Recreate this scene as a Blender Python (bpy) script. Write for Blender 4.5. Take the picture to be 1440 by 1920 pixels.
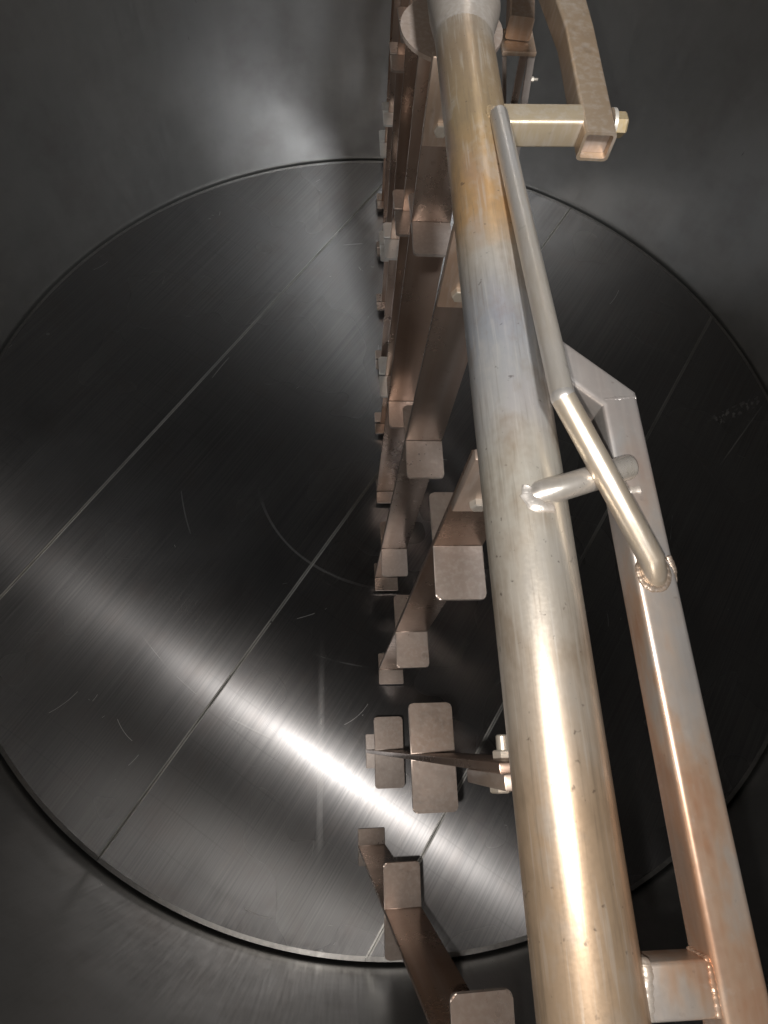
import bpy, bmesh, math, random
from mathutils import Vector, Matrix
random.seed(7)
K = 2.0                      # the layout is written in vessel radii / 2: one unit is two metres
for o in list(bpy.data.objects): bpy.data.objects.remove(o)
SC = bpy.context.scene
COL = SC.collection

# ------------------------------------------------------------------ camera
cd = bpy.data.cameras.new('camera'); cam = bpy.data.objects.new('camera', cd); COL.objects.link(cam)
RX, RD, RF = Vector((0.9979, -0.0342, 0.0550)), Vector((-0.0105, -0.9239, -0.3826)), Vector((0.0639, 0.3812, -0.9223))
CAM = Vector((-0.1140, -0.6816, 1.3134))
M = Matrix((RX, -RD, -RF)).transposed().to_4x4(); M.translation = CAM * K
cam.matrix_world = M
cd.sensor_fit = 'VERTICAL'; cd.sensor_height = 36.0; cd.sensor_width = 27.0
cd.lens = 1163.9 / 1920 * 36
cd.clip_start = 0.02; cd.clip_end = 60
SC.camera = cam

# ------------------------------------------------------------------ world: the dim inside of a closed vessel
w = bpy.data.worlds.new('World'); SC.world = w; w.use_nodes = True
bg = w.node_tree.nodes['Background']; bg.inputs[0].default_value = (0.92, 0.97, 1.0, 1); bg.inputs[1].default_value = 0.005

# ------------------------------------------------------------------ the flash beside the lens, and an added fill lamp for the far rakes, as from the manway
fl = bpy.data.lights.new('flash', 'POINT'); fl.energy = 43; fl.shadow_soft_size = 0.008; fl.color = (1.0, 0.955, 0.90)
flo = bpy.data.objects.new('flash', fl); COL.objects.link(flo)
flo.location = (CAM + Vector((-0.018, -0.022, 0.004))) * K
ar = bpy.data.lights.new('manway_fill', 'AREA'); ar.shape = 'DISK'; ar.size = 0.26; ar.spread = math.radians(48); ar.energy = 11.0; ar.color = (0.95, 0.98, 1.0)
aro = bpy.data.objects.new('manway_fill', ar); COL.objects.link(aro)
aro.location = (0.10 * K, -0.92 * K, 2.05 * K)
aro.rotation_euler = (Vector((0.10, -0.92, 2.05)) - Vector((-.03, .10, .75))).to_track_quat('Z', 'Y').to_euler()

vs = SC.view_settings; vs.view_transform = 'Standard'; vs.look = 'None'; vs.gamma = 1; vs.use_curve_mapping = False; vs.exposure = 0.0
SC.render.engine = 'CYCLES'
SC.cycles.max_bounces = 4; SC.cycles.glossy_bounces = 3; SC.cycles.diffuse_bounces = 1

# ------------------------------------------------------------------ node helper
class NT:
    def __init__(s, name):
        s.m = bpy.data.materials.new(name); s.m.use_nodes = True; s.t = s.m.node_tree
        s.b = s.t.nodes['Principled BSDF']; s.b.inputs['Metallic'].default_value = 1
    def n(s, typ, **kw):
        x = s.t.nodes.new(typ)
        for k, v in kw.items():
            if k in ('ins',):
                for kk, vv in v.items(): s.set(x.inputs[kk], vv)
            else: setattr(x, k, v)
        return x
    def set(s, sock, v):
        if hasattr(v, 'is_output') or isinstance(v, bpy.types.NodeSocket): s.t.links.new(v, sock)
        else: sock.default_value = v
    def math(s, op, a, b=None, c=None, clamp=False):
        x = s.n('ShaderNodeMath', operation=op); x.use_clamp = clamp
        s.set(x.inputs[0], a)
        if b is not None: s.set(x.inputs[1], b)
        if c is not None: s.set(x.inputs[2], c)
        return x.outputs[0]
    def obj(s): return s.n('ShaderNodeTexCoord').outputs['Object']
    def pos(s): return s.n('ShaderNodeNewGeometry').outputs['Position']
    def map(s, v, scale=(1, 1, 1), rot=(0, 0, 0), loc=(0, 0, 0)):
        x = s.n('ShaderNodeMapping'); s.set(x.inputs['Vector'], v); x.inputs['Scale'].default_value = scale
        x.inputs['Rotation'].default_value = rot; x.inputs['Location'].default_value = loc
        return x.outputs[0]
    def noise(s, v, scale, detail=3, rough=.55, dist=0.0):
        x = s.n('ShaderNodeTexNoise'); s.set(x.inputs['Vector'], v); x.inputs['Scale'].default_value = scale
        x.inputs['Detail'].default_value = detail; x.inputs['Roughness'].default_value = rough; x.inputs['Distortion'].default_value = dist
        return x.outputs[0]
    def ramp(s, f, stops, interp='LINEAR'):
        x = s.n('ShaderNodeValToRGB'); s.set(x.inputs[0], f); cr = x.color_ramp; cr.interpolation = interp
        while len(cr.elements) < len(stops): cr.elements.new(0.5)
        for e, (p, c) in zip(cr.elements, stops):
            e.position = p; e.color = (c, c, c, 1) if isinstance(c, (int, float)) else (*c, 1)
        return x.outputs[0]
    def mix(s, f, a, b, mode='MIX'):
        x = s.n('ShaderNodeMix', data_type='RGBA', blend_type=mode)
        s.set(x.inputs[0], f)
        for i, v in ((6, a), (7, b)):
            s.set(x.inputs[i], v if not isinstance(v, tuple) or len(v) == 4 else (*v, 1))
        return x.outputs[2]
    def mr(s, v, a, b, c, d):
        x = s.n('ShaderNodeMapRange'); s.set(x.inputs[0], v)
        for i, q in enumerate((a, b, c, d)): x.inputs[i + 1].default_value = q
        return x.outputs[0]
    def bump(s, h, strength, dist=0.001):
        x = s.n('ShaderNodeBump'); x.inputs['Strength'].default_value = strength; x.inputs['Distance'].default_value = dist
        s.set(x.inputs['Height'], h); return x.outputs[0]
    def base(s, c): s.set(s.b.inputs['Base Color'], c if not isinstance(c, tuple) or len(c) == 4 else (*c, 1))
    def rough(s, r): s.set(s.b.inputs['Roughness'], r)

PHI = -0.603                                     # direction across the panel seams
CP, SP = math.cos(PHI), math.sin(PHI)

def mat_floor():
    n = NT('wedge_wire_steel')
    q = n.map(n.pos(), rot=(0, 0, -PHI))          # x across the wires, y along them
    sep = n.n('ShaderNodeSeparateXYZ'); n.set(sep.inputs[0], q); u, v = sep.outputs[0], sep.outputs[1]
    fine = n.noise(n.map(q, scale=(420, 5, 1)), 1.0, 2)
    fine2 = n.noise(n.map(q, scale=(160, 1.2, 1)), 1.0, 3)
    cloud = n.noise(q, 1.6, 2, .6)
    cloud2 = n.noise(n.map(q, loc=(4, 9, 0)), 6.0, 3, .65)
    # scratches: in each cell of a cellular pattern one short straight mark at a random angle
    scr_caustic = 0.0; sp = 0.0
    for i, (sc_, wd, ln_, th) in enumerate(((5, .005, .45, .57), (15, .012, .25, .66))):
        m1 = n.map(q, loc=(3.1 * i, 1.7 * i, 0))
        vo = n.n('ShaderNodeTexVoronoi', voronoi_dimensions='2D'); n.set(vo.inputs['Vector'], m1); vo.inputs['Scale'].default_value = sc_
        df = n.n('ShaderNodeVectorMath', operation='SUBTRACT'); n.set(df.inputs[0], m1); n.set(df.inputs[1], vo.outputs['Position'])
        sc3 = n.n('ShaderNodeVectorMath', operation='SCALE'); n.set(sc3.inputs[0], df.outputs[0]); sc3.inputs['Scale'].default_value = sc_
        cs = n.n('ShaderNodeSeparateXYZ'); n.set(cs.inputs[0], vo.outputs['Color'])
        ro = n.n('ShaderNodeVectorRotate', rotation_type='Z_AXIS'); n.set(ro.inputs['Vector'], sc3.outputs[0])
        n.set(ro.inputs['Angle'], n.math('MULTIPLY_ADD', n.math('POWER', cs.outputs[0], 2.0), 2.6, -.5))
        ls = n.n('ShaderNodeSeparateXYZ'); n.set(ls.inputs[0], ro.outputs[0])
        curve = n.math('MULTIPLY', n.math('MULTIPLY', ls.outputs[1], ls.outputs[1]), n.math('SUBTRACT', cs.outputs[2], .5))
        line = n.math('MULTIPLY', n.math('LESS_THAN', n.math('ABSOLUTE', n.math('ADD', ls.outputs[0], curve)), wd), n.math('LESS_THAN', n.math('ABSOLUTE', ls.outputs[1]), n.math('MULTIPLY', cs.outputs[1], ln_)))
        patch = n.math('GREATER_THAN', n.noise(n.map(m1, loc=(7, 2 * i, 3)), 2.3, 3), th)
        scr_caustic = n.math('MAXIMUM', n.math('MULTIPLY', n.math('MULTIPLY', line, patch), n.math('MULTIPLY', n.math('GREATER_THAN', cs.outputs[2], .62), n.math('MULTIPLY_ADD', cs.outputs[1], .7, .1))), scr_caustic)
    # scuff rings left by the rake feet (concentric with the drive shaft)
    sep2 = n.n('ShaderNodeSeparateXYZ'); n.set(sep2.inputs[0], n.pos())
    rad = n.math('SQRT', n.math('ADD', n.math('MULTIPLY', sep2.outputs[0], sep2.outputs[0]), n.math('MULTIPLY', sep2.outputs[1], sep2.outputs[1])))
    rmask = n.noise(n.map(q, loc=(5, 3, 1)), 2.2, 2)
    ring = 0.0
    for i, (r0, wd, a0, a1) in enumerate(((.652, .007, .44, .50), (.995, .004, .58, .66), (1.36, .004, .56, .66))):
        line = n.mr(n.math('ABSOLUTE', n.math('SUBTRACT', n.math('ADD', rad, n.math('MULTIPLY', rmask, .02)), r0)), .001, wd, 1, 0)
        fade = n.mr(rmask, a0, a1, 0, 1)
        if i == 0:
            dv = n.n('ShaderNodeVectorMath', operation='DISTANCE'); n.set(dv.inputs[0], n.pos()); dv.inputs[1].default_value = (-.21 * K, -.25 * K, 0); fade = n.mr(dv.outputs['Value'], .20, .42, 1, 0)
        ring = n.math('MAXIMUM', n.math('MULTIPLY', line, fade), ring)
    # single marks: a painted streak of light thrown by the pipe, and gouges by the wall on the right
    def seg(p0, p1, wd):
        p0 = Vector(p0) * K; p1 = Vector(p1) * K; d = p1 - p0; L = d.length; d /= L
        px = n.math('SUBTRACT', sep2.outputs[0], p0.x); py = n.math('SUBTRACT', sep2.outputs[1], p0.y)
        t = n.math('ADD', n.math('MULTIPLY', px, d.x), n.math('MULTIPLY', py, d.y))
        c = n.math('ABSOLUTE', n.math('SUBTRACT', n.math('MULTIPLY', px, d.y), n.math('MULTIPLY', py, d.x)))
        return n.math('MULTIPLY', n.mr(c, wd * .2, wd, 1, 0), n.mr(n.math('ABSOLUTE', n.math('SUBTRACT', t, L / 2)), L * .25, L * .5, 1, 0))
    caustic = n.math('MULTIPLY', seg((-.163, -.40), (-.168, -.91), .016), n.mr(cloud2, .35, .6, .3, 1))
    g_ = n.noise(n.map(q, scale=(60, 30, 1)), 1.0, 2)
    gou = n.math('MAXIMUM', n.math('MULTIPLY', seg((.79, .084), (.965, .168), .03), n.math('GREATER_THAN', g_, .56)), seg((.80, -.03), (.962, .147), .003))
    scr_caustic = n.math('MAXIMUM', scr_caustic, n.math('MULTIPLY', gou, 1.0))
    scr_caustic = n.math('MAXIMUM', scr_caustic, n.math('MULTIPLY', caustic, .16))
    scr_caustic = n.math('MAXIMUM', scr_caustic, n.math('MULTIPLY', ring, .30))
    # support rods welded under the wires show as thin dull lines
    rod = n.math('ABSOLUTE', n.math('SUBTRACT', n.math('FRACT', n.math('DIVIDE', n.math('ADD', v, n.math('MULTIPLY', cloud, .03)), .118)), .5))
    rodl = n.math('MULTIPLY', n.mr(rod, .0, .035, 1, 0), n.mr(n.noise(n.map(q, loc=(1, 8, 2)), 1.4, 2), .46, .60, 0, 1))
    col = n.mix(cloud, (.30, .295, .30), (.44, .43, .43))
    col = n.mix(n.mr(fine2, .3, .7, 0, .6), col, (.20, .20, .21))
    col = n.mix(n.math('MULTIPLY', rodl, .40), col, (.22, .22, .22))
    col = n.mix(n.math('MULTIPLY', n.mr(cloud2, .5, .75, 0, 1), .25), col, (.30, .25, .23))
    col = n.mix(n.math('MULTIPLY', scr_caustic, .6), col, (.85, .84, .82))
    n.base(col)
    r = n.math('ADD', n.mr(cloud, .25, .75, .33, .43), n.mr(fine, .25, .75, -.06, .06))
    r = n.math('ADD', r, n.math('MULTIPLY', scr_caustic, .22))
    n.rough(r)
    n.b.inputs['Anisotropic'].default_value = 0.93
    n.set(n.b.inputs['Anisotropic'], n.math('SUBTRACT', .93, n.math('MULTIPLY', scr_caustic, .85)))
    tg = n.n('ShaderNodeCombineXYZ'); tg.inputs[0].default_value = CP; tg.inputs[1].default_value = SP
    n.set(n.b.inputs['Tangent'], tg.outputs[0])
    nb = n.bump(n.math('ADD', fine, n.math('MULTIPLY', scr_caustic, .6)), .10, .0006)
    n.set(n.b.inputs['Normal'], nb)
    # the flat tops of the wires add a second, tighter anisotropic lobe
    g2 = n.n('ShaderNodeBsdfAnisotropic'); n.set(g2.inputs['Color'], col); n.set(g2.inputs['Normal'], nb); n.set(g2.inputs['Tangent'], tg.outputs[0])
    n.set(g2.inputs['Roughness'], n.math('ADD', n.mr(cloud, .25, .75, .23, .30), n.math('MULTIPLY', scr_caustic, .2))); g2.inputs['Anisotropy'].default_value = .70; g2.inputs['Rotation'].default_value = .25
    mx = n.n('ShaderNodeMixShader'); mx.inputs[0].default_value = .54
    n.t.links.new(n.b.outputs[0], mx.inputs[1]); n.t.links.new(g2.outputs[0], mx.inputs[2])
    n.t.links.new(mx.outputs[0], n.t.nodes['Material Output'].inputs[0])
    n.b.inputs['Metallic'].default_value = .97
    return n.m

def mat_wall():
    n = NT('vessel_steel')
    q = n.pos()
    cloud = n.noise(q, 1.7, 3, .6); blot = n.noise(n.map(q, loc=(5, 1, 2)), 5, 3, .65)
    sep = n.n('ShaderNodeSeparateXYZ'); n.set(sep.inputs[0], q)
    ang = n.math('ARCTAN2', sep.outputs[1], sep.outputs[0])
    cv = n.n('ShaderNodeCombineXYZ'); n.set(cv.inputs[0], n.math('MULTIPLY', ang, 220.0)); n.set(cv.inputs[1], n.math('MULTIPLY', sep.outputs[2], 4.0))
    brush = n.noise(cv.outputs[0], 1.0, 3)
    cv2 = n.n('ShaderNodeCombineXYZ'); n.set(cv2.inputs[0], n.math('MULTIPLY', ang, 8.0)); n.set(cv2.inputs[1], n.math('MULTIPLY', sep.outputs[2], .5))
    run = n.noise(cv2.outputs[0], 1.0, 4, .6)
    col = n.mix(n.mr(cloud, .3, .7, 0, 1), (.36, .362, .356), (.46, .455, .44))
    col = n.mix(n.mr(blot, .45, .75, 0, .4), col, (.27, .245, .23))
    col = n.mix(n.mr(run, .45, .7, 0, .35), col, (.50, .49, .475))
    n.base(col)
    n.rough(n.math('ADD', n.mr(blot, .3, .75, .31, .37), n.mr(brush, .25, .75, -.05, .05)))
    n.b.inputs['Metallic'].default_value = .87
    n.set(n.b.inputs['Normal'], n.bump(n.math('ADD', brush, n.math('MULTIPLY', cloud, 1.0)), .05, .001))
    return n.m

def mat_steel(name, c1, c2, r0, r1, scale=14, metal=1.0, stain=(.22, .17, .14), stainamt=.5, bump=.08, along=(6, 6, 1.2)):
    n = NT(name); q = n.obj()
    info = n.n('ShaderNodeObjectInfo')
    rnd2 = n.math('FRACT', n.math('MULTIPLY', info.outputs['Random'], 17.3))
    off = n.n('ShaderNodeVectorMath', operation='ADD'); n.set(off.inputs[0], q)
    rv = n.n('ShaderNodeCombineXYZ'); n.set(rv.inputs[0], n.math('MULTIPLY', info.outputs['Random'], 37.0)); n.set(rv.inputs[1], n.math('MULTIPLY', info.outputs['Random'], 11.0))
    n.set(off.inputs[1], rv.outputs[0]); q = off.outputs[0]
    a = n.noise(q, scale, 3, .6); b = n.noise(n.map(q, loc=(3, 7, 1)), scale * .35, 3, .6)
    st = n.noise(n.map(q, scale=along), scale * 3, 3)
    g = n.noise(q, scale * 14, 2)
    col = n.mix(n.mr(b, .35, .65, 0, 1), c1, c2)
    col = n.mix(n.math('MULTIPLY', n.mr(a, .52, .75, 0, 1), stainamt), col, stain)
    col = n.mix(n.mr(st, .45, .72, 0, .30), col, (.66, .61, .57))
    fk = n.noise(n.map(q, loc=(9, 2, 4)), scale * 7, 2)
    col = n.mix(n.mr(fk, .66, .76, 0, .25), col, (.13, .10, .08))
    tone = n.math('MULTIPLY_ADD', info.outputs['Random'], .30, .86)
    hs = n.n('ShaderNodeHueSaturation'); n.set(hs.inputs['Color'], col); n.set(hs.inputs['Value'], tone); n.set(hs.inputs['Saturation'], n.math('MULTIPLY_ADD', rnd2, .4, .8)); col = hs.outputs[0]
    n.base(col)
    n.rough(n.math('ADD', n.mr(a, .3, .7, r0, r1), n.mr(g, .25, .75, -.03, .03)))
    n.b.inputs['Metallic'].default_value = metal
    n.set(n.b.inputs['Normal'], n.bump(n.math('ADD', n.math('MULTIPLY', st, .6), n.math('MULTIPLY', g, .2)), bump * .6, .001))
    return n.m

def mat_arm():
    # welded pipe with heat tint: straw and brown at the ends, blue-grey by the welds, and rubbed patches
    n = NT('heat_tinted_pipe'); q = n.obj()
    sep = n.n('ShaderNodeSeparateXYZ'); n.set(sep.inputs[0], q)
    wob = n.math('MULTIPLY', n.math('SUBTRACT', n.noise(n.map(q, scale=(5, 5, 5)), 1, 4, .6), .5), .16)
    y = n.math('ADD', sep.outputs[1], wob)                      # metres along the arm, 0 at the shaft
    t = n.mr(y, -1.9, 0.1, 0, 1)
    def P(v): return (v + 1.9) / 2.0
    col = n.ramp(t, [(P(-1.80), (.47, .34, .23)), (P(-1.42), (.52, .38, .26)), (P(-1.24), (.56, .50, .43)), (P(-1.02), (.56, .52, .45)), (P(-.95), (.50, .48, .46)),
                     (P(-.80), (.38, .39, .42)), (P(-.66), (.55, .49, .42)), (P(-.61), (.60, .37, .18)), (P(-.55), (.54, .33, .16)), (P(-.40), (.41, .295, .17)), (P(-.22), (.36, .265, .175)), (P(-.10), (.45, .41, .36))])
    # long vertical-grain streaks and grime
    gr = n.noise(n.map(q, scale=(26, 2.2, 26)), 1.0, 4, .6)
    col = n.mix(n.mr(gr, .50, .75, 0, .35), col, (.27, .22, .165))
    pur = n.noise(n.map(q, scale=(9, 3, 9), loc=(2, 5, 1)), 1.0, 2)
    col = n.mix(n.math('MULTIPLY', n.mr(pur, .55, .7, 0, 1), n.mr(y, -1.1, -.7, .1, .35)), col, (.48, .36, .42))
    mot = n.noise(n.map(q, scale=(14, 9, 14), loc=(7, 3, 2)), 1.0, 4, .65)
    col = n.mix(n.mr(mot, .48, .66, 0, .6), col, (.30, .22, .15))
    col = n.mix(n.mr(mot, .46, .34, 0, .35), col, (.62, .58, .53))
    hair = n.noise(n.map(q, scale=(190, 9, 190)), 1.0, 2)
    col = n.mix(n.mr(hair, .56, .74, 0, .35), col, (.20, .155, .115))
    col = n.mix(n.mr(hair, .44, .30, 0, .25), col, (.74, .70, .64))
    pit = n.noise(q, 90, 2)
    col = n.mix(n.mr(pit, .69, .76, 0, .6), col, (.08, .06, .05))
    n.base(col)
    g = n.noise(q, 260, 2)
    n.rough(n.math('ADD', n.mr(mot, .3, .7, .30, .43), n.mr(g, .25, .75, -.03, .03)))
    n.set(n.b.inputs['Normal'], n.bump(n.math('ADD', hair, n.math('MULTIPLY', g, .3)), .05, .001))
    n.b.inputs['Metallic'].default_value = .70
    return n.m

def mat_tube():
    n = NT('copper_stained_tube'); q = n.obj()
    a = n.noise(n.map(q, scale=(7, 3, 7)), 1.0, 5, .62); b = n.noise(n.map(q, loc=(4, 4, 1), scale=(10, 5, 10)), 1.0, 4, .6)
    g = n.noise(q, 150, 2); f = n.noise(n.map(q, scale=(120, 5, 120)), 1, 2)
    col = n.ramp(a, [(.38, (.44, .41, .39)), (.46, (.50, .42, .36)), (.51, (.52, .36, .26)), (.57, (.48, .28, .18)), (.66, (.40, .27, .20))])
    sy = n.n('ShaderNodeSeparateXYZ'); n.set(sy.inputs[0], q)
    ty = n.math('ADD', sy.outputs[1], n.math('MULTIPLY', n.math('SUBTRACT', b, .5), .35))
    col = n.mix(n.mr(ty, -1.16, -1.02, 0, .8), col, (.40, .385, .375))
    col = n.mix(n.mr(b, .5, .72, 0, .5), col, (.50, .46, .43))
    col = n.mix(n.mr(f, .45, .8, 0, .2), col, (.66, .58, .52))
    pit = n.noise(n.map(q, loc=(3, 3, 3)), 70, 3)
    col = n.mix(n.mr(pit, .68, .76, 0, .3), col, (.17, .11, .085))
    col = n.mix(n.mr(pit, .38, .28, 0, .12), col, (.70, .66, .62))
    n.base(col)
    n.rough(n.math('ADD', n.mr(b, .3, .7, .31, .42), n.mr(g, .25, .75, -.03, .03)))
    n.set(n.b.inputs['Normal'], n.bump(n.math('ADD', f, n.math('MULTIPLY', g, .3)), .05, .001))
    n.b.inputs['Metallic'].default_value = .70
    return n.m

MF, MW, MARM, MTUBE = mat_floor(), mat_wall(), mat_arm(), mat_tube()
MRAKE = mat_steel('rake_steel', (.32, .215, .16), (.38, .285, .235), .25, .35, scale=5, stain=(.22, .14, .11), metal=.8, along=(1, 1, .05))
MFIN = mat_steel('rake_plate_steel', (.42, .335, .285), (.49, .42, .38), .27, .38, scale=5, stain=(.34, .24, .19), metal=.66)
MBRK = mat_steel('bracket_steel', (.44, .32, .25), (.47, .36, .28), .36, .48, scale=5, stain=(.42, .25, .17), metal=.65)
MPLOW = mat_steel('plow_tube_steel', (.38, .285, .205), (.43, .345, .265), .30, .44, scale=4, stain=(.17, .125, .095), stainamt=.8, metal=.7)
MSMALL = mat_steel('bright_pipe_steel', (.50, .47, .45), (.52, .45, .36), .27, .36, metal=.72, scale=8, stain=(.46, .36, .27), stainamt=.45, along=(8, 1, 8))
MBOLT = mat_steel('bolt_steel', (.62, .55, .46), (.62, .57, .50), .32, .44, scale=20, metal=.6, stain=(.40, .30, .22))
MWELD = mat_steel('weld_steel', (.50, .46, .42), (.42, .34, .27), .36, .55, scale=24, metal=.6, stain=(.28, .22, .18), bump=.4)
MDARK = mat_steel('pan_steel', (.12, .12, .12), (.16, .16, .16), .5, .6, scale=5)

# ------------------------------------------------------------------ mesh helpers
def tag(o, label, cat, group=None):
    o['label'] = label; o['category'] = cat
    if group: o['group'] = group
    return o
def obj(name, bm, mat, parent=None, smooth=35):
    bmesh.ops.recalc_face_normals(bm, faces=bm.faces)
    me = bpy.data.meshes.new(name); bm.to_mesh(me); bm.free()
    return link(name, me, mat, parent, smooth)
def link(name, me, mat=None, parent=None, smooth=35):
    if mat and not me.materials: me.materials.append(mat)
    if smooth:
        for p in me.polygons: p.use_smooth = True
        me.set_sharp_from_angle(angle=math.radians(smooth))
    o = bpy.data.objects.new(name, me); COL.objects.link(o)
    if parent: o.parent = parent
    return o
def empty(name, loc):
    o = bpy.data.objects.new(name, None); o.location = Vector(loc) * K; o.empty_display_size = .05; COL.objects.link(o); return o
def box(bm, lo, hi, bev=0.0, seg=2):
    r = bmesh.ops.create_cube(bm, size=1); vs_ = r['verts']
    lo, hi = Vector(lo) * K, Vector(hi) * K
    for v in vs_: v.co = Vector((lo[i] + (v.co[i] + .5) * (hi[i] - lo[i]) for i in range(3)))
    if bev:
        es = list({e for v in vs_ for e in v.link_edges})
        bmesh.ops.bevel(bm, geom=es, offset=bev * K, segments=seg, affect='EDGES', profile=.5)
def prism(bm, pts, z0, z1, bev=0.0):
    b = [bm.verts.new((x * K, y * K, z0 * K)) for x, y in pts]; t = [bm.verts.new((x * K, y * K, z1 * K)) for x, y in pts]
    bm.faces.new(b[::-1]); tf = bm.faces.new(t); n = len(pts)
    for i in range(n): bm.faces.new((b[i], b[(i + 1) % n], t[(i + 1) % n], t[i]))
    if bev: bmesh.ops.bevel(bm, geom=list(tf.edges), offset=bev * K, segments=2, affect='EDGES')
def frame_at(d, up=Vector((0, 0, 1))):
    d = d.normalized()
    if abs(d.dot(up)) > .98: up = Vector((0, 1, 0))
    x = d.cross(up).normalized(); return x, x.cross(d).normalized()
def sweep(bm, path, prof, caps=True, scales=None):
    """profile swept along a polyline with mitred joints"""
    path = [Vector(p) * K for p in path]; rings = []; n = len(prof)
    for i, p in enumerate(path):
        d0 = (path[i] - path[i - 1]).normalized() if i else (path[1] - path[0]).normalized()
        d1 = (path[i + 1] - path[i]).normalized() if i < len(path) - 1 else d0
        x, y = frame_at(d0); nrm = (d0 + d1).normalized(); s = scales[i] if scales else 1
        ring = []
        for a, b in prof:
            q = p + (x * a + y * b) * K * s
            t = (p - q).dot(nrm) / d0.dot(nrm); ring.append(bm.verts.new(q + d0 * t))
        rings.append(ring)
    for r0, r1 in zip(rings, rings[1:]):
        for i in range(n): bm.faces.new((r0[i], r0[(i + 1) % n], r1[(i + 1) % n], r1[i]))
    if caps: bm.faces.new(rings[0][::-1]); bm.faces.new(rings[-1])
    return rings
def circ(r, n=32): return [(r * math.cos(2 * math.pi * i / n), r * math.sin(2 * math.pi * i / n)) for i in range(n)]
def rsq(w, h, r, n=4):
    out = []
    for cx, cy, a0 in ((w / 2 - r, h / 2 - r, 0), (-w / 2 + r, h / 2 - r, 90), (-w / 2 + r, -h / 2 + r, 180), (w / 2 - r, -h / 2 + r, 270)):
        for i in range(n + 1):
            a = math.radians(a0 + 90 * i / n); out.append((cx + r * math.cos(a), cy + r * math.sin(a)))
    return out
def bead(bm, pts, r, sq=.6, closed=False, rip=.22):
    """a continuous weld bead along a path, rippled and uneven"""
    P_ = [Vector(p) * K for p in pts]
    if closed: P_ = P_ + [P_[0]]
    L = [0]
    for a, b in zip(P_, P_[1:]): L.append(L[-1] + (b - a).length)
    step = r * K * .3; m = max(6, int(L[-1] / step)); path = []; k = 0
    for i in range(m + (0 if closed else 1)):
        d = L[-1] * i / m
        while k < len(L) - 2 and L[k + 1] < d: k += 1
        f = (d - L[k]) / max(L[k + 1] - L[k], 1e-9); path.append(P_[k].lerp(P_[k + 1], f))
    rings = []; n = 9; ph = random.random() * 6; wob = 1
    for i, p in enumerate(path):
        a = path[(i - 1) % m] if closed or i else path[0]; b = path[(i + 1) % len(path)] if closed or i < len(path) - 1 else path[-1]
        d = (b - a).normalized(); x, y = frame_at(d)
        wob = .9 * wob + .1 * random.uniform(.3, 1.7)
        rr = r * K * wob * (1 + rip * abs(math.sin(i * .45 + ph)))
        if not closed and i in (0, len(path) - 1): rr *= .3
        rings.append([bm.verts.new(p + x * (rr * math.cos(t) * random.uniform(.95, 1.05)) + y * (rr * sq * math.sin(t) * random.uniform(.9, 1.1))) for t in (2 * math.pi * q / n for q in range(n))])
    for u in range(len(rings) if closed else len(rings) - 1):
        r0, r1 = rings[u], rings[(u + 1) % len(rings)]
        for q in range(n): bm.faces.new((r0[q], r0[(q + 1) % n], r1[(q + 1) % n], r1[q]))
    if not closed: bm.faces.new(rings[0][::-1]); bm.faces.new(rings[-1])
def hexbolt(parent, name, c, d, r, h, mat=MBOLT, shank=0.0, shank_r=None):
    bm = bmesh.new(); c = Vector(c); d = Vector(d).normalized()
    sweep(bm, [c, c + d * h * .85, c + d * h], circ(r, 6), scales=[1, 1, .86])
    o = obj(name, bm, mat, parent, 25)
    if shank:
        bm = bmesh.new(); sr = shank_r or r * .58
        sweep(bm, [c + d * h * .7, c + d * (h + shank * .9), c + d * (h + shank)], circ(sr, 14), scales=[1, 1, .8])
        obj('threaded_end', bm, mat, o)
    return o

# ------------------------------------------------------------------ the vessel
NSEG = 256; RW = 1.0045
bm = bmesh.new()
zs = [-.10, 0.0, .15, .5, 1.0, 1.5, 1.74]
rings = [[bm.verts.new((RW * K * math.cos(2 * math.pi * i / NSEG), RW * K * math.sin(2 * math.pi * i / NSEG), z * K)) for i in range(NSEG)] for z in zs]
for r0, r1 in zip(rings, rings[1:]):
    for i in range(NSEG): bm.faces.new((r0[i], r1[i], r1[(i + 1) % NSEG], r0[(i + 1) % NSEG]))
wall = obj('vessel_wall', bm, MW); wall['kind'] = 'structure'; wall['label'] = 'brushed steel inner wall of the round vessel'
bm = bmesh.new(); prism(bm, [(RW * math.cos(2 * math.pi * i / 96), RW * math.sin(2 * math.pi * i / 96)) for i in range(96)], -.104, -.099)
pan = obj('vessel_bottom', bm, MDARK); pan['kind'] = 'structure'; pan['label'] = 'dark vessel bottom under the slotted floor'

# ------------------------------------------------------------------ slotted false floor: four panels between three seams
RF_ = .9985
fb = empty('false_bottom', (0, 0, 0)); fb['kind'] = 'structure'; fb['label'] = 'round slotted steel false floor made of four panels'
def uv2xy(u, v): return (u * CP - v * SP, u * SP + v * CP)
offs = [-1.2, -.505, -.005, .494, 1.2]; G = .0005
def strip_poly(u0, u1, r, n=56):
    """outline of the part of a disc between u0 and u1"""
    a0 = math.acos(max(-1, min(1, u1 / r))); a1 = math.acos(max(-1, min(1, u0 / r)))
    up = [(r * math.cos(a0 + (a1 - a0) * i / n), r * math.sin(a0 + (a1 - a0) * i / n)) for i in range(n + 1)]
    dn = [(x, -y) for x, y in up[::-1]]
    pts = up + dn; out = []
    for p_ in pts:
        if not out or (abs(p_[0] - out[-1][0]) + abs(p_[1] - out[-1][1])) > 1e-6: out.append(p_)
    if (abs(out[0][0] - out[-1][0]) + abs(out[0][1] - out[-1][1])) < 1e-6: out.pop()
    return out
MSTRIP = mat_steel('edge_bar_steel', (.42, .42, .41), (.54, .53, .51), .28, .40, metal=.93, scale=6, stain=(.26, .23, .2))
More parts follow.
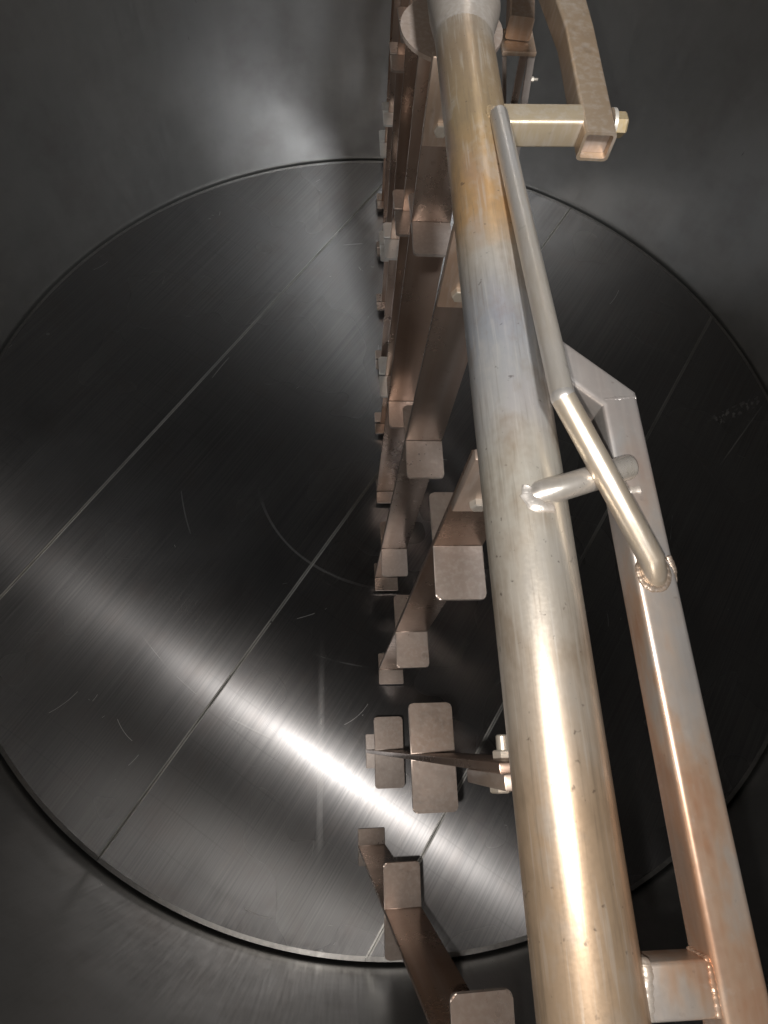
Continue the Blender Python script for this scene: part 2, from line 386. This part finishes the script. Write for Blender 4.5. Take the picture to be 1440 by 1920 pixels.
MRIM = mat_steel('rim_bar_steel', (.30, .295, .29), (.40, .39, .38), .30, .42, scale=4, stain=(.14, .11, .09))
for k in range(4):
    u0, u1 = offs[k] + G, offs[k + 1] - G
    bm = bmesh.new(); prism(bm, [uv2xy(*p_) for p_ in strip_poly(u0, u1, RF_)], -.008, 0.0)
    pn = obj('floor_panel', bm, MF, fb, 20)
    for u, s in ((offs[k], 1), (offs[k + 1], -1)):
        if abs(u) > 1: continue
        ua, ub = sorted((u + s * G * 1.0, u + s * .0036)); L = math.sqrt(RF_ ** 2 - u * u) - .004
        bm = bmesh.new(); prism(bm, [uv2xy(ua, -L), uv2xy(ub, -L), uv2xy(ub, L), uv2xy(ua, L)], -.006, .0014, .0009)
        obj('edge_bar', bm, MSTRIP, pn, 40)
    # rim bar round the outside of the panel
    for sg in ((1, -1) if k in (1, 2) else (1,)):
        if k in (1, 2):
            a0 = math.acos(u1 / RF_); a1 = math.acos(u0 / RF_)
        elif k == 0: a0 = math.acos(u1 / RF_); a1 = 2 * math.pi - a0
        else: a1 = math.acos(u0 / RF_); a0 = -a1
        n = 64; ro, ri = RF_ + .0004, RF_ - .0075
        arc = [a0 + (a1 - a0) * i / n for i in range(n + 1)]
        pts = [(ro * math.cos(a), sg * ro * math.sin(a)) for a in arc] + [(ri * math.cos(a), sg * ri * math.sin(a)) for a in arc[::-1]]
        bm = bmesh.new(); prism(bm, [uv2xy(*p_) for p_ in pts], -.009, .0005)
        obj('rim_bar', bm, MRIM, pn, 40)

# ------------------------------------------------------------------ the rake arm: main pipe, hub, side tube, struts
ZP, RP = .958, .0262
arm = empty('agitator', (0, 0, ZP))
tag(arm, 'long heat-tinted steel pipe arm crossing the vessel with welded struts and side tube', 'agitator')
A = lambda p: (p[0], p[1], p[2] - ZP)                      # arm-local coordinates
bm = bmesh.new(); sweep(bm, [A((0, -.985, ZP)), A((0, .93, ZP))], circ(RP, 48)); pipe = obj('main_pipe', bm, MARM, arm)
bm = bmesh.new()
sweep(bm, [A((.000, -.082, ZP)), A((.001, -.058, ZP)), A((.004, -.028, ZP)), A((.006, .085, ZP))], circ(.0345, 40), scales=[.745, .80, .97, 1.05])
obj('hub_sleeve', bm, mat_steel('hub_steel', (.44, .38, .325), (.38, .32, .265), .34, .46, scale=7, stain=(.36, .30, .25), metal=.6), arm)
bm = bmesh.new(); sweep(bm, [A((0.006, .045, .93)), A((0.006, .045, 1.70))], circ(.03, 32)); obj('drive_shaft', bm, MSMALL, arm)
bm = bmesh.new(); cc = (.006, .046)
prism(bm, [(cc[0] + .055 * math.cos(2 * math.pi * i / 48), cc[1] + .058 * math.sin(2 * math.pi * i / 48)) for i in range(48)], .900 - ZP, .9045 - ZP, .0008)
obj('hub_flange', bm, mat_steel('flange_steel', (.43, .345, .29), (.46, .38, .33), .36, .48, scale=5, stain=(.42, .33, .28), metal=.6), arm)
# square side tube with mitred return to the pipe
SQ = .0248; XT = .0698
bm = bmesh.new(); sweep(bm, [A((.012, -.404, ZP)), A((XT, -.4595, ZP)), A((XT, -.985, ZP))], rsq(SQ, SQ, .0035))
tube = obj('side_tube', bm, MTUBE, arm, 30)
bm = bmesh.new()
bead(bm, [A((XT - SQ / 2 + .001, -.4605, ZP + SQ / 2 - .0006)), A((XT + SQ / 2 - .001, -.4585, ZP + SQ / 2 - .0006))], .0014, .45)
obj('weld_bead', bm, MTUBE, tube)
# welded square stub near the lower end
bm = bmesh.new(); box(bm, A((.022, -.7945, .946)), A((XT - SQ / 2 + .002, -.771, .968)), .0022, 3); stub = obj('square_strut', bm, MTUBE, arm, 30)
bm = bmesh.new(); bead(bm, [A((.0268, -.7705, .950)), A((.0268, -.7705, .966)), A((.0262, -.7745, .9682)), A((.0228, -.7935, .9682))], .0020, .5, rip=.35); obj('weld_bead', bm, MWELD, stub)
bm = bmesh.new(); bead(bm, [A((.0570, -.7705, .950)), A((.0570, -.7705, .966)), A((.0570, -.774, .9678)), A((.0570, -.794, .9678))], .0015, .6, rip=.3); obj('weld_bead', bm, MTUBE, stub)
# round strut over to the side tube
bm = bmesh.new(); sweep(bm, [A((-.006, -.5350, .970)), A((.004, -.5325, .9785)), A((.018, -.5290, .9805)), A((.0615, -.5145, .9770)), A((.0635, -.5139, .9768))], circ(.0080, 28), scales=[1.3, 1.12, 1, 1, .92])
rs = obj('round_strut', bm, MSMALL, arm)
bm = bmesh.new(); ring_ = []
for j in range(40):
    a = 2 * math.pi * j / 40; x = .0045 + .0105 * math.cos(a); y = -.5335 + .0100 * math.sin(a)
    ring_.append(A((x, y, ZP + math.sqrt(max(RP ** 2 - x * x, 0)) - .0002)))
bead(bm, [ring_[i_] for i_ in range(17, 34)], .0030, .6, False, .10)
bead(bm, [ring_[i_] for i_ in range(20, 30)], .0042, .45, False, .10)
obj('weld_bead', bm, MWELD, rs)
bm = bmesh.new(); bead(bm, [A((.0600, -.527, .9702)), A((.0612, -.508, .9702))], .0024, .5); bead(bm, [A((.0610, -.527, .9702)), A((.071, -.5265, .9702))], .0024, .5); obj('weld_bead', bm, MWELD, rs)
# thin bent brace
MLEG = mat_steel('straw_tint_pipe', (.48, .38, .26), (.50, .43, .35), .29, .38, scale=5, metal=.72, stain=(.36, .24, .15), along=(8, 1, 8))
MSCORCH = mat_steel('scorched_weld', (.34, .25, .18), (.24, .18, .14), .36, .5, scale=16, metal=.7)
PB = [(.0115, -.208, .985), (.0185, -.4780, 1.000), (.0650, -.5735, .9765)]
bm = bmesh.new(); sweep(bm, [A((.0110, -.196, .974)), A(PB[0]), A(PB[1])], circ(.0073, 28), scales=[.96, 1, 1]); br = obj('bent_brace', bm, MSMALL, arm)
r = bmesh.new(); sweep(r, [A(PB[1]), A(PB[2]), A((.0676, -.5800, .9715)), A((.0700, -.5860, .9630))], circ(.0074, 28)); obj('brace_leg', r, MLEG, br)
r = bmesh.new(); q = bmesh.ops.create_uvsphere(r, u_segments=24, v_segments=16, radius=.0075 * K)
for v in q['verts']: v.co += Vector(A(PB[1])) * K
obj('brace_elbow', r, MSMALL, br)
r = bmesh.new()
bead(r, [A((.0680 + .0088 * math.cos(2 * math.pi * j / 30), -.5800 + .0105 * math.sin(2 * math.pi * j / 30), .9702)) for j in range(30)], .0019, .6, True, .12)
bead(r, [A((.0785, -.570, .9706)), A((.0810, -.577, .9690)), A((.0815, -.586, .966))], .0020, .7, False, .12)
obj('weld_bead', r, MSCORCH, br)
r = bmesh.new(); pts_ = []
for j in range(24):
    a = 2 * math.pi * j / 24; x = .0118 + .0084 * math.cos(a); y = -.2015 + .0088 * math.sin(a)
    pts_.append(A((x, y, ZP + math.sqrt(max(RP ** 2 - x * x, 1e-6)))))
bead(r, pts_, .0015, .6, True)
obj('weld_bead', r, MARM, br)
# upper cross tube
bm = bmesh.new(); sweep(bm, [A((.012, -.181, ZP)), A((.094, -.178, ZP))], rsq(.0235, .0245, .003)); obj('cross_tube', bm, mat_steel('gold_tint_steel', (.52, .40, .23), (.50, .37, .22), .30, .42, scale=5, stain=(.34, .24, .15), metal=.7), arm, 30)

# ------------------------------------------------------------------ plow tube bolted to the end of the cross tube
pt = empty('plow_tube', (.105, -.19, ZP))
tag(pt, 'square steel tube with open end bolted to the cross tube at upper right', 'square tube')
PL = lambda p: (p[0] - .105, p[1] + .19, p[2] - ZP)
bm = bmesh.new(); ou = rsq(.0275, .026, .0035); path = [PL((.1015, -.2035, ZP)), PL((.1055, -.062, ZP)), PL((.096, .09, ZP + .002))]
r0 = sweep(bm, path, ou, caps=False, scales=[1, 1, 1.3]); r1 = sweep(bm, path, rsq(.0225, .021, .0022), caps=False, scales=[1, 1, 1.3])
for a, b in ((r0[0], r1[0]), (r0[-1], r1[-1])):
    n = len(a)
    for i in range(n): bm.faces.new((a[i], a[(i + 1) % n], b[(i + 1) % n], b[i]))
tb = obj('tube_body', bm, MPLOW, pt, 30)
bm = bmesh.new(); sweep(bm, [PL((.1017, -.196, ZP)), PL((.1019, -.190, ZP))], rsq(.0222, .0207, .002)); obj('inner_plug', bm, MBRK, tb)
bm = bmesh.new(); sweep(bm, [PL((.1165, -.178, .960)), PL((.1195, -.178, .960))], circ(.0125, 28)); obj('washer', bm, MBOLT, pt)
hexbolt(pt, 'hex_bolt', PL((.1195, -.178, .960)), (1, 0, 0), .0098, .0105, mat=mat_steel('brass_tint_bolt', (.56, .44, .28), (.58, .48, .33), .30, .40, scale=12, metal=.7, stain=(.36, .26, .16)))

# ------------------------------------------------------------------ bracket frame seen behind the cross tube
lf = empty('plow_bracket', (.10, .115, .85))
tag(lf, 'narrow steel bracket frame behind the pipe just above the cross tube', 'bracket')
LL = lambda p: (p[0] - .10, p[1] - .115, p[2] - .85)
bm = bmesh.new(); sweep(bm, [LL((.1005, .126, .861)), LL((.122, .29, .866))], rsq(.030, .026, .003)); obj('square_tube', bm, MBRK, lf, 30)
bm = bmesh.new(); box(bm, LL((.081, .106, .842)), LL((.1225, .150, .8472)), .0006); obj('end_plate', bm, MBRK, lf, 30)
bm = bmesh.new(); sweep(bm, [LL((.1185, .112, .842)), LL((.134, .113, .70)), LL((.140, .113, .62))], rsq(.009, .006, .001)); obj('flat_bar', bm, MFIN, lf, 30)
bm = bmesh.new(); sweep(bm, [LL((.0850, .112, .842)), LL((.118, .113, .70)), LL((.124, .113, .62))], rsq(.0045, .005, .001)); obj('flat_bar', bm, MFIN, lf, 30)
bm = bmesh.new(); sweep(bm, [LL((.1090, .112, .842)), LL((.1175, .116, .70)), LL((.120, .117, .62))], rsq(.009, .005, .001)); obj('flat_bar', bm, MRAKE, lf, 30)
hexbolt(lf, 'hex_bolt', LL((.1255, .112, .812)), (1, 0, 0), .003, .004, shank=.005)

# ------------------------------------------------------------------ rakes under the arm
BW, BT = .050, .0060
def rounded_plate(bm, y0, y1, z, t, w, rc, drop):
    """wing plate from the blade face out along y, corners rounded at the free end"""
    s = 1 if y1 > y0 else -1; L = abs(y1 - y0); pts = [(-w / 2, 0)]
    n = 5
    for cx, a0, a1 in ((-w / 2 + rc, 180, 90), (w / 2 - rc, 90, 0)):
        for i in range(n + 1):
            a = math.radians(a0 + (a1 - a0) * i / n); pts.append((cx + rc * math.cos(a), L - rc + rc * math.sin(a)))
    pts.append((w / 2, 0))
    vb, vt = [], []
    for x, l in pts:
        y = y0 + s * l; zz = z - drop * l / L
        vb.append(bm.verts.new((x * K, y * K, (zz - t) * K))); vt.append(bm.verts.new((x * K, y * K, zz * K)))
    tf = bm.faces.new(vt); bm.faces.new(vb[::-1]); m = len(pts)
    for i in range(m): bm.faces.new((vb[i], vb[(i + 1) % m], vt[(i + 1) % m], vt[i]))
    bmesh.ops.bevel(bm, geom=list(tf.edges), offset=.0013 * K, segments=2, affect='EDGES')
def mesh_of(f, mat):
    bm = bmesh.new(); f(bm); bmesh.ops.recalc_face_normals(bm, faces=bm.faces)
    me = bpy.data.meshes.new('piece'); bm.to_mesh(me); bm.free(); me.materials.append(mat); return me
HT = .905
m_blade = mesh_of(lambda b: box(b, (-BW / 2, -BT / 2, 0), (BW / 2, BT / 2, HT), .0008), MRAKE); m_blade.name = 'blade'
m_narrow = mesh_of(lambda b: box(b, (-BW / 2 + .013, -BT / 2, 0), (BW / 2, BT / 2, HT), .0008), MRAKE); m_narrow.name = 'narrow_blade'
m_wing = {}
for s in (1, -1):
    m_wing[s] = mesh_of(lambda b: rounded_plate(b, s * (BT / 2 - .0004), s * .057, 0, .0042, BW, .0055, .004), MFIN); m_wing[s].name = 'wing'
m_wing2 = {s_: m_wing[s_].copy() for s_ in m_wing}  # copies in a paler material, for the low wings of the far rakes
MPALE = mat_steel('pale_plate_steel', (.74, .73, .71), (.80, .79, .77), .30, .44, scale=9, stain=(.5, .45, .40), metal=.4)
for m_ in m_wing2.values(): m_.materials.clear(); m_.materials.append(MPALE)
m_foot = {}
for s in (1, -1):
    m_foot[s] = mesh_of(lambda b: rounded_plate(b, s * (BT / 2 - .0004), s * .031, 0, .004, BW, .002, .001), MFIN); m_foot[s].name = 'foot'
m_brk = mesh_of(lambda b: box(b, (-.0262, -BT / 2 - .0092, .826), (.0262, -BT / 2 + .0002, .9165), .0016), MBRK); m_brk.name = 'bracket'
def rake(k, tip, top, zl, label):
    e = empty('rake', (tip[0], tip[1], .012))
    tag(e, label, 'rake', 'rakes hanging under the pipe')
    # lean from foot to head
    d = Vector((top[0] - tip[0], top[1] - tip[1], HT)).normalized()
    e.rotation_euler = Vector((0, 0, 1)).rotation_difference(d).to_euler()
    link('blade', m_blade if k < 5 else m_narrow, None, e, 30)
    for s in (1, -1):
        o = link('foot', m_foot[s], None, e, 30); o.location.z = .004 * K
        for z in zl:
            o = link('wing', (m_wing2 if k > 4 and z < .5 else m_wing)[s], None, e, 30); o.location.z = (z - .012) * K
            o.rotation_euler.x = math.radians(random.uniform(-1.5, 1.5))
    link('bracket', m_brk, None, e, 30)
    for zz in (.846,):
        hexbolt(e, 'hex_bolt', (-0.008, -BT / 2 - .0092, zz), (0, -1, 0), .0075, .006)
        hexbolt(e, 'hex_nut', (-0.004, BT / 2, zz), (0, 1, 0), .0075, .006, shank=.010)
T1, T2 = (.185, .58), (.36, .735)
names = ['nearest steel rake, cut off by the bottom edge of the picture',
         'rake seen edge-on over the bright streak with paired square wing plates',
         'rake with one large square plate right beside the pipe, above the edge-on blade',
         'broad brown rake emerging from behind the pipe halfway up the picture',
         'dark brown rake just behind the broad brown blade',
         'sixth rake counted upward from the bottom edge of the picture',
         'seventh rake counted upward, next to the hub flange',
         'eighth rake counted upward, past the hub',
         'second last rake toward the far wall',
         'last rake, nearest the far wall']
TIPS = [(-.070, -.815), (-.052, -.650), (-.022, -.493), (-.025, -.297), (-.015, -.092), (-.013, .088), (-.006, .272), (.002, .456), (.008, .64), (.014, .82)]
TOPS = [(.004, -.925), (.002, -.684), (.004, -.472), (.006, -.256), (.003, -.030), (.003, .190), (.005, .40), (.008, .61), (.010, .82), (.012, 1.0)]
for k in range(10):
    if TOPS[k][1] > .93: TOPS[k] = (TOPS[k][0], .90)
    rake(k, TIPS[k], TOPS[k], T1 if k % 2 else T2, names[k])
